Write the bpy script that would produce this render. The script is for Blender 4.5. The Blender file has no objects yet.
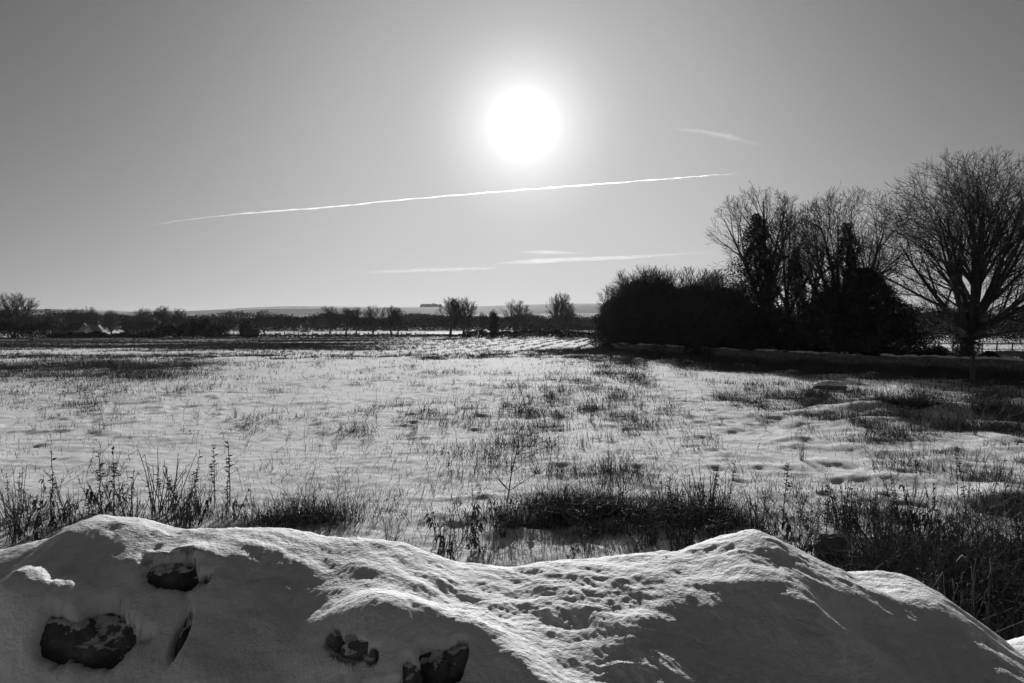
import bpy, math, random
import numpy as np
from mathutils import Vector

random.seed(7); rng = np.random.default_rng(7)
R = math.radians
S = bpy.context.scene
COL = S.collection

# ------------------------------------------------------------------ camera, sky, sun, exposure
F = 796.4; HOR = 325.0; EYE = 2.4
PITCH = math.atan((341.5 - HOR) / F)
cam = bpy.data.cameras.new('camera'); cam.lens = 28; cam.sensor_width = 36
cam.clip_start = 0.05; cam.clip_end = 60000
co = bpy.data.objects.new('camera', cam); COL.objects.link(co)
co.location = (0, 0, EYE); co.rotation_euler = (R(90) - PITCH, 0, 0)
S.camera = co

SUN_EL = math.atan((HOR - 125) / F); SUN_AZ = math.atan((523 - 512) / F)   # azimuth from +Y towards +X
SD = (math.sin(SUN_AZ) * math.cos(SUN_EL), math.cos(SUN_AZ) * math.cos(SUN_EL), math.sin(SUN_EL))

def build_world():
    w = bpy.data.worlds.new('World'); S.world = w; w.use_nodes = True
    nt = w.node_tree; nt.nodes.clear(); N = nt.nodes.new; L = nt.links.new
    def M(op, a, b=None, c=None):
        m = N('ShaderNodeMath'); m.operation = op
        for i, v in enumerate((a, b, c)):
            if v is None: continue
            if isinstance(v, (int, float)): m.inputs[i].default_value = v
            else: L(v, m.inputs[i])
        return m.outputs[0]
    sky = N('ShaderNodeTexSky'); sky.sky_type = 'NISHITA'; sky.sun_disc = False
    sky.sun_elevation = SUN_EL; sky.sun_rotation = SUN_AZ
    sky.air_density = 1.0; sky.dust_density = 1.2; sky.ozone_density = 1.0
    sep = N('ShaderNodeSeparateColor'); L(sky.outputs[0], sep.inputs[0])
    bw = M('ADD', M('MULTIPLY', sep.outputs[0], WR), M('MULTIPLY', sep.outputs[1], WG))
    k = 0.56 / SKY_STR                                   # shoulder: the aureole flattens as it does on film
    bw = M('DIVIDE', bw, M('POWER', M('ADD', M('POWER', M('DIVIDE', bw, k), 1.5), 1.0), 0.6667))
    # aureole of the sun: sky brightness by angle from the sun's direction
    g = N('ShaderNodeNewGeometry')
    dot = N('ShaderNodeVectorMath'); dot.operation = 'DOT_PRODUCT'
    tc = N('ShaderNodeTexCoord'); L(tc.outputs['Generated'], dot.inputs[0]); dot.inputs[1].default_value = SD
    th = M('MULTIPLY', M('ARCCOSINE', M('MINIMUM', dot.outputs['Value'], 0.999999)), 180 / math.pi)
    core = M('MULTIPLY', M('EXPONENT', M('MULTIPLY', M('POWER', M('DIVIDE', th, 1.3), 2.0), -1.0)), 30.0)
    h1 = M('MULTIPLY', M('EXPONENT', M('MULTIPLY', M('POWER', M('DIVIDE', th, 4.2), 2.0), -1.0)), 8.4)
    h2 = M('MULTIPLY', M('EXPONENT', M('DIVIDE', th, -8.0)), 0.3)
    tot = M('ADD', M('ADD', bw, core), M('ADD', h1, h2))
    bg = N('ShaderNodeBackground'); L(tot, bg.inputs[0]); bg.inputs[1].default_value = SKY_STR
    out = N('ShaderNodeOutputWorld'); L(bg.outputs[0], out.inputs[0])
    w.cycles.sampling_method = 'MANUAL'; w.cycles.sample_map_resolution = 2048
WR, WG, SKY_STR = 0.53, 0.05, 0.055
build_world()
sl = bpy.data.lights.new('sun', 'SUN'); sl.energy = 5.0; sl.angle = R(0.53); sl.color = (1, 1, 1)
so = bpy.data.objects.new('sun', sl); COL.objects.link(so)
so.rotation_euler = Vector(SD).to_track_quat('Z', 'Y').to_euler(); so.location = (0, 0, 60)
S.view_settings.view_transform = 'Standard'; S.view_settings.look = 'None'
S.view_settings.gamma = 1; S.view_settings.use_curve_mapping = False
S.view_settings.exposure = 0.25
S.render.engine = 'CYCLES'
S.cycles.max_bounces = 6; S.cycles.diffuse_bounces = 3; S.cycles.glossy_bounces = 2; S.cycles.volume_bounces = 0
S.cycles.transparent_max_bounces = 16
S.cycles.use_adaptive_sampling = True; S.cycles.adaptive_threshold = 0.015

# ------------------------------------------------------------------ helpers
def tag(o, label=None, cat=None, group=None, kind=None):
    if label: o['label'] = label
    if cat: o['category'] = cat
    if group: o['group'] = group
    if kind: o['kind'] = kind
    return o
def at(px, py, Y):
    """world point seen at a pixel, at depth Y"""
    u = (px - 512) / F; v = (341.5 - py) / F
    c, s = math.cos(PITCH), math.sin(PITCH)
    dy = c + v * s; dz = -s + v * c
    t = Y / dy
    return (u * t, Y, EYE + dz * t)
def gpt(px, py):
    """ground point (z=0) seen at a pixel"""
    Y = EYE * F / (py - HOR)
    return ((px - 512) / F * Y, Y)

def unit(v): return v / max(np.linalg.norm(v), 1e-9)
def empty(name, loc=(0, 0, 0), rz=0, sc=1):
    o = bpy.data.objects.new(name, None); COL.objects.link(o); o.location = loc; o.rotation_euler = (0, 0, rz)
    o.scale = (sc, sc, sc) if not isinstance(sc, tuple) else sc
    o.empty_display_size = 0.3
    return o

class MB:
    def __init__(s): s.v = []; s.f4 = []; s.f3 = []; s.n = 0
    def add(s, verts, quads=None, tris=None):
        verts = np.asarray(verts, dtype=np.float32).reshape(-1, 3); s.v.append(verts)
        if quads is not None and len(quads): s.f4.append(np.asarray(quads, dtype=np.int64).reshape(-1, 4) + s.n)
        if tris is not None and len(tris): s.f3.append(np.asarray(tris, dtype=np.int64).reshape(-1, 3) + s.n)
        s.n += len(verts)
    def box(s, c, d, rz=0, taper=1.0):
        x, y, z = d[0] / 2, d[1] / 2, d[2] / 2
        p = np.array([[-x, -y, -z], [x, -y, -z], [x, y, -z], [-x, y, -z], [-x * taper, -y * taper, z], [x * taper, -y * taper, z], [x * taper, y * taper, z], [-x * taper, y * taper, z]])
        ca, sa = math.cos(rz), math.sin(rz)
        q = p.copy(); q[:, 0] = p[:, 0] * ca - p[:, 1] * sa; q[:, 1] = p[:, 0] * sa + p[:, 1] * ca
        s.add(q + np.array(c), [[0, 3, 2, 1], [4, 5, 6, 7], [0, 1, 5, 4], [1, 2, 6, 5], [2, 3, 7, 6], [3, 0, 4, 7]])
    def tube(s, P, rad, k=4):
        P = np.asarray(P, dtype=float); n = len(P); rad = np.asarray(rad, dtype=float)
        T = np.empty_like(P); T[1:-1] = P[2:] - P[:-2]; T[0] = P[1] - P[0]; T[-1] = P[-1] - P[-2]
        T /= np.maximum(np.linalg.norm(T, axis=1, keepdims=True), 1e-9)
        ref = np.array([1.0, 0.13, 0.07]) if abs(T[0, 0]) < 0.8 else np.array([0.1, 1.0, 0.05])
        A = np.cross(T, ref); A /= np.maximum(np.linalg.norm(A, axis=1, keepdims=True), 1e-9)
        B = np.cross(T, A)
        a = np.arange(k) * 2 * math.pi / k
        V = P[:, None, :] + rad[:, None, None] * (A[:, None, :] * np.cos(a)[None, :, None] + B[:, None, :] * np.sin(a)[None, :, None])
        i = np.arange(n - 1)[:, None] * k; j = np.arange(k)[None, :]; j2 = (j + 1) % k
        Q = np.stack([i + j, i + j2, i + k + j2, i + k + j], -1).reshape(-1, 4)
        s.add(V.reshape(-1, 3), Q)
    def build(s, name, mat, parent=None, smooth=False):
        V = np.concatenate(s.v) if s.v else np.zeros((0, 3), np.float32)
        me = bpy.data.meshes.new(name)
        f4 = np.concatenate(s.f4) if s.f4 else np.zeros((0, 4), np.int64)
        f3 = np.concatenate(s.f3) if s.f3 else np.zeros((0, 3), np.int64)
        me.vertices.add(len(V)); me.vertices.foreach_set('co', V.astype(np.float32).ravel())
        nl = f4.size + f3.size; me.loops.add(nl)
        me.loops.foreach_set('vertex_index', np.concatenate([f4.ravel(), f3.ravel()]).astype(np.int32))
        np_ = len(f4) + len(f3); me.polygons.add(np_)
        st = np.concatenate([np.arange(len(f4)) * 4, f4.size + np.arange(len(f3)) * 3]).astype(np.int32)
        me.polygons.foreach_set('loop_start', st)
        if smooth: me.polygons.foreach_set('use_smooth', np.ones(np_, dtype=bool))
        me.update(calc_edges=True); me.validate()
        if mat: me.materials.append(mat)
        o = bpy.data.objects.new(name, me); COL.objects.link(o)
        if parent: o.parent = parent
        return o

def grid_mesh(name, P, mat, attr=None, parent=None):
    """P: (n,m,3) array of points"""
    n, m = P.shape[:2]
    i = np.arange(n - 1)[:, None] * m; j = np.arange(m - 1)[None, :]
    Q = np.stack([i + j, i + j + 1, i + m + j + 1, i + m + j], -1).reshape(-1, 4)
    b = MB(); b.add(P.reshape(-1, 3), Q); o = b.build(name, mat, parent, smooth=True)
    if attr:
        for k, a in attr.items():
            t = o.data.attributes.new(k, 'FLOAT', 'POINT'); t.data.foreach_set('value', a.astype(np.float32).ravel())
    return o

# gradient noise in numpy
_perm = np.random.default_rng(3).permutation(256); _perm = np.concatenate([_perm, _perm])
_ga = np.random.default_rng(4).uniform(0, 2 * math.pi, 256); _gx = np.cos(_ga); _gy = np.sin(_ga)
def pn(x, y, seed=0):
    x = np.asarray(x, float) + seed * 17.3; y = np.asarray(y, float) - seed * 9.7
    xi = np.floor(x).astype(np.int64); yi = np.floor(y).astype(np.int64); xf = x - xi; yf = y - yi
    u = xf ** 3 * (xf * (xf * 6 - 15) + 10); v = yf ** 3 * (yf * (yf * 6 - 15) + 10)
    def g(ix, iy, dx, dy):
        h = _perm[_perm[ix & 255] + (iy & 255)]; return _gx[h] * dx + _gy[h] * dy
    a = g(xi, yi, xf, yf); b = g(xi + 1, yi, xf - 1, yf); c = g(xi, yi + 1, xf, yf - 1); d = g(xi + 1, yi + 1, xf - 1, yf - 1)
    return ((a + u * (b - a)) * (1 - v) + (c + u * (d - c)) * v) * 1.5
def fbm(x, y, o=4, seed=0, gain=0.5):
    t = 0; a = 1.0; f = 1.0
    for k in range(o): t = t + a * pn(x * f, y * f, seed + k * 3); a *= gain; f *= 2.03
    return t
def sst(a, b, x): t = np.clip((x - a) / (b - a), 0, 1); return t * t * (3 - 2 * t)
def bump2(x, y, cx, cy, rx, ry): return np.exp(-(((x - cx) / rx) ** 2 + ((y - cy) / ry) ** 2))

# ------------------------------------------------------------------ materials (a monochrome world: every colour is a grey)
def mat_base(name):
    m = bpy.data.materials.new(name); m.use_nodes = True; nt = m.node_tree
    b = nt.nodes['Principled BSDF']; return m, nt, b
def noise_node(nt, scale, detail=6, rough=0.6, coord='Object', vec=None, stretch=None):
    n = nt.nodes.new('ShaderNodeTexNoise'); n.inputs['Scale'].default_value = scale; n.inputs['Detail'].default_value = detail; n.inputs['Roughness'].default_value = rough
    tc = nt.nodes.new('ShaderNodeTexCoord')
    src = tc.outputs[coord]
    if stretch:
        mp = nt.nodes.new('ShaderNodeMapping'); mp.inputs['Scale'].default_value = stretch; nt.links.new(src, mp.inputs[0]); src = mp.outputs[0]
    nt.links.new(src, n.inputs['Vector'])
    return n
def ramp(nt, src, stops):
    r = nt.nodes.new('ShaderNodeValToRGB'); e = r.color_ramp.elements
    while len(e) < len(stops): e.new(0.5)
    for k, (p, c) in enumerate(stops): e[k].position = p; e[k].color = (c, c, c, 1)
    nt.links.new(src, r.inputs[0]); return r
def bumpn(nt, b, h, strength, dist):
    n = nt.nodes.new('ShaderNodeBump'); n.inputs['Strength'].default_value = strength; n.inputs['Distance'].default_value = dist
    nt.links.new(h, n.inputs['Height']); nt.links.new(n.outputs[0], b.inputs['Normal']); return n
def rough_mat(name, lo, hi, scale=6, rough=0.85, bump=0.0, bdist=0.02, spec=0.25, stretch=None):
    m, nt, b = mat_base(name)
    n = noise_node(nt, scale, stretch=stretch); r = ramp(nt, n.outputs[0], [(0.3, lo), (0.7, hi)])
    nt.links.new(r.outputs[0], b.inputs['Base Color']); b.inputs['Roughness'].default_value = rough
    b.inputs['Specular IOR Level'].default_value = spec
    if bump: bumpn(nt, b, n.outputs[0], bump, bdist)
    return m
BARK = rough_mat('bark', 0.035, 0.08, 3, 0.9, 0.5, 0.03, spec=0.1)
TWIG = rough_mat('twig_bark', 0.035, 0.07, 2, 0.9, spec=0.1)
IVY = rough_mat('ivy_leaves', 0.02, 0.06, 2, 0.75, spec=0.15)
STRAW = rough_mat('dead_grass', 0.04, 0.14, 1.5, 0.85, spec=0.15)
STEM = rough_mat('dead_stems', 0.04, 0.10, 3, 0.85, spec=0.15)
WOOD = rough_mat('weathered_wood', 0.07, 0.16, 8, 0.85, 0.4, 0.01, stretch=(1, 1, 0.15))
SLATE = rough_mat('roof_slate', 0.04, 0.09, 1.5, 0.7, 0.3, 0.03)
RENDERW = rough_mat('house_render', 0.35, 0.5, 1, 0.9)
BRICK = rough_mat('brickwork', 0.10, 0.2, 4, 0.9)
ROOFPALE = rough_mat('frosted_roof', 0.18, 0.3, 1.5, 0.85)
PANE = rough_mat('window_glass', 0.02, 0.03, 1, 0.15, spec=0.5)
FARWOOD = rough_mat('far_wood', 0.02, 0.05, 0.15, 0.95, spec=0.05)

def stone_mat(name, lo=0.04, hi=0.24):
    m, nt, b = mat_base(name)
    n = noise_node(nt, 22, 10, 0.7); n2 = noise_node(nt, 5, 4)
    mx = nt.nodes.new('ShaderNodeMath'); mx.operation = 'MULTIPLY'; nt.links.new(n.outputs[0], mx.inputs[0]); nt.links.new(n2.outputs[0], mx.inputs[1])
    r = ramp(nt, mx.outputs[0], [(0.14, lo), (0.30, (lo + hi) / 2), (0.42, hi)])
    nt.links.new(r.outputs[0], b.inputs['Base Color']); b.inputs['Roughness'].default_value = 0.9
    bumpn(nt, b, n.outputs[0], 0.9, 0.012); return m
STONE = stone_mat('wall_stone')
def caught_snow():
    m = stone_mat('stone_with_caught_snow', .035, .2); nt = m.node_tree; b = nt.nodes['Principled BSDF']; L = nt.links.new; N = nt.nodes.new
    g = N('ShaderNodeNewGeometry'); sp = N('ShaderNodeSeparateXYZ'); L(g.outputs['Normal'], sp.inputs[0]); n = noise_node(nt, 38, 6, .65)
    a = N('ShaderNodeMath'); a.operation = 'MULTIPLY_ADD'; L(sp.outputs[2], a.inputs[0]); a.inputs[1].default_value = .55; L(n.outputs[0], a.inputs[2])
    k = ramp(nt, a.outputs[0], [(.94, 0), (1.0, 1)]); old = b.inputs['Base Color'].links[0].from_socket
    mx = N('ShaderNodeMix'); mx.data_type = 'RGBA'; L(k.outputs[0], mx.inputs[0]); L(old, mx.inputs[6]); mx.inputs[7].default_value = (.7, .7, .7, 1); L(mx.outputs[2], b.inputs['Base Color']); return m
STONE_SNOWY = caught_snow()
FIELDSTONE = stone_mat('field_wall_stone', 0.12, 0.42)

def snow_mat(name, val=0.82, fine=140, fdist=0.003, bstr=0.5, spec=.1):
    m, nt, b = mat_base(name)
    n = noise_node(nt, fine, 3, 0.6); n2 = noise_node(nt, fine * 0.22, 4, 0.6)
    ad = nt.nodes.new('ShaderNodeMath'); ad.operation = 'MULTIPLY_ADD'; ad.inputs[1].default_value = 0.3
    nt.links.new(n.outputs[0], ad.inputs[0]); nt.links.new(n2.outputs[0], ad.inputs[2])
    b.inputs['Base Color'].default_value = (val, val, val, 1); b.inputs['Roughness'].default_value = 0.8
    b.inputs['Specular IOR Level'].default_value = spec
    bumpn(nt, b, ad.outputs[0], bstr, fdist); return m
SNOW = snow_mat('snow', 0.78, 150, 0.007, 1.0)
SNOWFAR = snow_mat('snow_far', 0.8, 20, 0.02, 0.4)

def ground_mat():
    m, nt, b = mat_base('snowy_field'); L = nt.links.new; N = nt.nodes.new
    at_ = N('ShaderNodeAttribute'); at_.attribute_name = 'veg'
    n1 = noise_node(nt, 1.1, 8, 0.72, stretch=(1, 1, 1)); n2 = noise_node(nt, 14.0, 8, 0.75)
    n3 = noise_node(nt, 0.22, 5, 0.6)
    def M(op, a, b_=None, c=None, clamp=False):
        q = N('ShaderNodeMath'); q.operation = op; q.use_clamp = clamp
        for i, v in enumerate((a, b_, c)):
            if v is None: continue
            if isinstance(v, (int, float)): q.inputs[i].default_value = v
            else: L(v, q.inputs[i])
        return q.outputs[0]
    s = M('ADD', M('MULTIPLY', n1.outputs[0], 0.5), M('MULTIPLY', n2.outputs[0], 0.35))
    s = M('ADD', s, M('MULTIPLY', n3.outputs[0], 0.15))
    # bare where noise < veg threshold
    thr = M('MULTIPLY_ADD', at_.outputs['Fac'], 0.27, 0.33)
    k = M('MULTIPLY', M('SUBTRACT', thr, s), 22.0, clamp=True)
    soil = ramp(nt, n2.outputs[0], [(0.3, 0.035), (0.7, 0.12)])
    mix = N('ShaderNodeMix'); mix.data_type = 'RGBA'; L(k, mix.inputs[0]); mix.inputs[6].default_value = (0.86,) * 3 + (1,)
    L(soil.outputs[0], mix.inputs[7]); L(mix.outputs[2], b.inputs['Base Color'])
    b.inputs['Roughness'].default_value = 0.9; b.inputs['Specular IOR Level'].default_value = 0.03
    h = M('ADD', M('MULTIPLY', n2.outputs[0], 0.6), M('MULTIPLY', noise_node(nt, 45, 4, 0.6).outputs[0], 0.45))
    bumpn(nt, b, h, 0.9, 0.045)
    return m
GROUND = ground_mat()

def hill_mat(name, sx, sy, wood=0.5, seed=0.0):
    m, nt, b = mat_base(name); L = nt.links.new; N = nt.nodes.new
    tc = N('ShaderNodeTexCoord'); mp = N('ShaderNodeMapping'); mp.inputs['Scale'].default_value = (sx, sy, 0); mp.inputs['Location'].default_value = (seed, seed * 1.7, 0)
    L(tc.outputs['Object'], mp.inputs[0])
    v = N('ShaderNodeTexVoronoi'); v.voronoi_dimensions = '2D'; v.inputs['Scale'].default_value = 1.0; L(mp.outputs[0], v.inputs['Vector'])
    sp = N('ShaderNodeSeparateColor'); L(v.outputs['Color'], sp.inputs[0])
    r = ramp(nt, sp.outputs[0], [(0.0, 0.03), (wood, 0.045), (wood + 0.02, 0.07), (0.84, 0.10), (0.86, 0.36)])
    r.color_ramp.interpolation = 'CONSTANT'
    e = N('ShaderNodeTexVoronoi'); e.voronoi_dimensions = '2D'; e.feature = 'DISTANCE_TO_EDGE'; L(mp.outputs[0], e.inputs['Vector'])
    er = ramp(nt, e.outputs['Distance'], [(0.02, 0.0), (0.035, 1.0)])
    mix = N('ShaderNodeMix'); mix.data_type = 'RGBA'; L(er.outputs[0], mix.inputs[0]); mix.inputs[6].default_value = (0.05,) * 3 + (1,)
    nn = noise_node(nt, 0.02, 6, 0.7); 
    mul = N('ShaderNodeMix'); mul.data_type = 'RGBA'; mul.blend_type = 'MULTIPLY'; mul.inputs[0].default_value = 0.6
    nr = ramp(nt, nn.outputs[0], [(0.35, 0.45), (0.65, 1.0)])
    L(r.outputs[0], mul.inputs[6]); L(nr.outputs[0], mul.inputs[7]); L(mul.outputs[2], mix.inputs[7])
    L(mix.outputs[2], b.inputs['Base Color']); b.inputs['Roughness'].default_value = 0.95; b.inputs['Specular IOR Level'].default_value = 0.05
    return m

# ------------------------------------------------------------------ the ground
def veg(x, y):
    """how much dead growth stands through the snow, 0..1"""
    px = 512 + x / y * F; py = HOR + EYE * F / y      # only to read positions off the survey of the field
    d = 0.19 + 0.16 * pn(x / 9, y / 14, 1) + 0.16 * pn(x / 2.0, y / 3, 2)
    # far left rough stubble
    e = sst(66, 84, y + 9 * pn(x / 14, y / 9, 51)) * sst(2, -26, x + 0.10 * (y - 100)) * (0.80 + 0.5 * pn(x / 25, y / 7, 5))
    d = np.maximum(d, e)
    d = d + 0.28 * np.exp(-((y - 60 - 5 * pn(x / 20, 0, 3)) / 4) ** 2) * sst(12, -6, x) * (.7 + pn(x / 3, y / 3, 14))
    d = d + 0.5 * np.exp(-((y - 46) / 6) ** 2) * sst(-14, -20, x) + 0.35 * np.exp(-((y - 37) / 3) ** 2) * sst(-12, -18, x)
    # crop rows towards the far centre
    u = x - 0.16 * y
    rows = (0.5 + 0.5 * np.cos(u * 2 * math.pi / 2.1)) ** 2 * sst(62, 75, y) * sst(-14, -4, x) * sst(24, 14, x) * (1 - sst(142, 150, y))
    d = d + 0.22 * rows * (0.7 + 0.6 * pn(x / 3, y / 5, 8))
    # streaky middle ground, right
    d = d + 0.30 * sst(0, 5, x) * np.exp(-((y - 44) / 10) ** 2) * (0.6 + 0.9 * pn(x / 3, y / 3, 4))
    # verge along the field wall
    wx = wall_x(y)
    d = d + 0.62 * sst(-5.5, -1.0, x - wx) * sst(3, 0.5, x - wx) * sst(24, 31, y) * (1 - sst(72, 78, y))
    d = d + 0.45 * sst(-13, -5, x - wx) * (1 - sst(70, 76, y)) * sst(20, 30, y) * (0.5 + 1.2 * pn(x / 2, y / 3, 6))
    # rough tussocks to the right
    d = d + 0.55 * bump2(x, y, 11.5, 21, 3.8, 2.2) * (0.7 + pn(x * 0.9, y * 0.9, 11)) + 0.4 * bump2(x, y, 8.5, 26, 3, 2) * (0.7 + pn(x, y, 12))
    d = d + 0.35 * sst(3, 8, x) * sst(32, 22, y) * (0.3 + 1.3 * pn(x / 1.6, y / 1.6, 7))
    # near bands
    d = d + 0.36 * sst(-3.0, -3.8, x) * np.exp(-((y - 9.8) / .8) ** 2) * (0.85 + 0.9 * pn(x * 1.1, y * 1.1, 21))
    d = d + 0.6 * bump2(x, y, -2.6, 9.5, 0.7, 0.45)
    d = d + 0.85 * bump2(x, y, 0.95, 9.55, 1.35, 0.62) * (0.8 + 1.5 * fbm(x * 1.7, y * 2.4, 3, 22)) + 0.35 * bump2(x, y, 0.9, 12.6, .9, 0.3) * (.8 + 1.2 * pn(x * 1.5, y * 2, 15))
    d = d + 0.45 * bump2(x, y, 2.4, 9.5, 0.6, 0.6) 
    d = d + 0.8 * sst(2.6, 3.5, x) * sst(8.9, 7.0, y) * (0.85 + 0.7 * pn(x, y, 23)) + 0.36 * bump2(x, y, 5.2, 10.2, 2.1, 0.8) * (.7 + 1.2 * pn(x, y, 24))
    d = d + 0.33 * clump(x, y) * (.6 + 1.1 * np.abs(pn(x / .7, y / 1.1, 106))) * sst(10.8, 12.5, y) * (1 - sst(62, 75, y)) * (.55 + .45 * sst(-6, 4, x))
    # trodden bright track
    d = d * (1 - 0.75 * np.exp(-((x - (5.5 + 0.06 * (y - 20) + 0.0025 * (y - 20) ** 2)) / 0.9) ** 2) * sst(12, 16, y) * (1 - sst(60, 70, y)))
    d = np.where(y > 151, 0.12 + 0.25 * pn(x / 60, y / 60, 9), d)
    return np.clip(d, 0, 1)
def clump(x, y):
    """where dead growth gathers into tufts"""
    c = pn(x / 1.3, y / 1.5, 101) + .55 * pn(x / .42, y / .5, 102); far = pn(x / 3.5, y / 5, 103) + .5 * pn(x / 1.3, y / 1.8, 104)
    c = np.where(y > 35, far, c)
    return sst(.02, .55, c) * sst(-.6, .25, pn(x / 9, y / 12, 105))
def wall_x(y):
    return np.interp(y, [20, 36, 41, 49, 65, 74], [31.0, 23.2, 20.0, 15.9, 10.5, 8.0])
DIMPLES = [gpt(*p) for p in [(712,452),(733,458),(852,466),(866,474),(838,480),(762,470),(790,470),(826,500),(720,470),(690,448),(905,470),(930,478),(600,445),(640,470),(655,480),(560,470),(972,480),(890,500),(745,485),(580,480),(880,455),(700,490)]]
def gz(x, y):
    x = np.asarray(x, float); y = np.asarray(y, float)
    fade = 1 / (1 + (y / 120) ** 2)
    z = 0.08 * pn(x / 5, y / 6, 31) * fade + 0.028 * fbm(x / 1.3, y / 1.3, 2, 32) * np.clip(25 / np.maximum(y, 1), 0.3, 1)
    near = sst(40, 22, y)
    z = z + near * (0.013 * fbm(x / 0.32, y / 0.26, 4, 33, .6) + 0.004 * np.abs(pn(x / 0.5 + 0.4 * pn(x, y, 35), y / 0.22, 34)))
    rt = sst(2, 7, x) * sst(34, 24, y)
    z = z + rt * (0.09 * np.maximum(pn(x / 0.9, y / 0.8, 36), -0.1) + 0.06 * pn(x / 2, y / 2, 37))
    z = z + 0.32 * bump2(x, y, 11.3, 21.3, 1.5, 0.9) + 0.22 * bump2(x, y, 9.6, 22, 1.3, 0.7) 
    z = z + 0.10 * bump2(x, y, 0.5, 9.9, 1.6, 0.5) + 0.10 * bump2(x, y, -2.7, 9.6, 0.8, 0.5) + 0.12 * bump2(x, y, 5.6, 11, 2.5, 0.6)
    dw = wall_x(y) - x; z = z + 0.16 * sst(.3, 1, dw) * sst(9, 4, dw) * sst(24, 30, y) * (1 - sst(70, 76, y)) * np.maximum(fbm(x / 1.1, y / 1.6, 3, 38), -.2)
    z = z + .05 * clump(x, y) * (1 - sst(40, 60, y))
    for (a, b) in DIMPLES: z = z - 0.035 * bump2(x, y, a, b, 0.14, 0.14) + 0.012 * bump2(x, y, a, b + .3, 0.25, 0.12)
    # crop rows are low ridges
    u = x - 0.16 * y
    z = z + 0.015 * (0.5 + 0.5 * np.cos(u * 2 * math.pi / 2.1)) * sst(55, 75, y) * sst(-20, -4, x) * sst(30, 14, x) * (1 - sst(150, 170, y))
    return z
def build_ground():
    nr, nc = 1300, 760
    ys = 2.6 * np.exp(np.linspace(0, math.log(3600 / 2.6), nr))
    s = np.linspace(-1, 1, nc); s = s * (0.72 + 0.28 * s * s)
    Y = np.repeat(ys[:, None], nc, 1); X = s[None, :] * (Y * 1.05 + 4)
    Z = gz(X, Y)
    V = veg(X, Y)
    P = np.stack([X, Y, Z], -1)
    g = grid_mesh('ground', P, GROUND, {'veg': V}); tag(g, 'snow covered stubble field with dead growth poking through', None, None, 'structure')
    # verge on the camera's side of the wall
    xs = np.linspace(-60, 60, 241); y2 = np.linspace(-60, 1.7, 160)
    X, Y = np.meshgrid(xs, y2); Z = 0.78 + 0.03 * fbm(X / 1.5, Y / 1.5, 3, 41)
    v = grid_mesh('roadside_verge', np.stack([X, Y, Z], -1), SNOW); tag(v, 'snowy roadside verge behind the snow-laden wall', None, None, 'structure')
build_ground()

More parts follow.
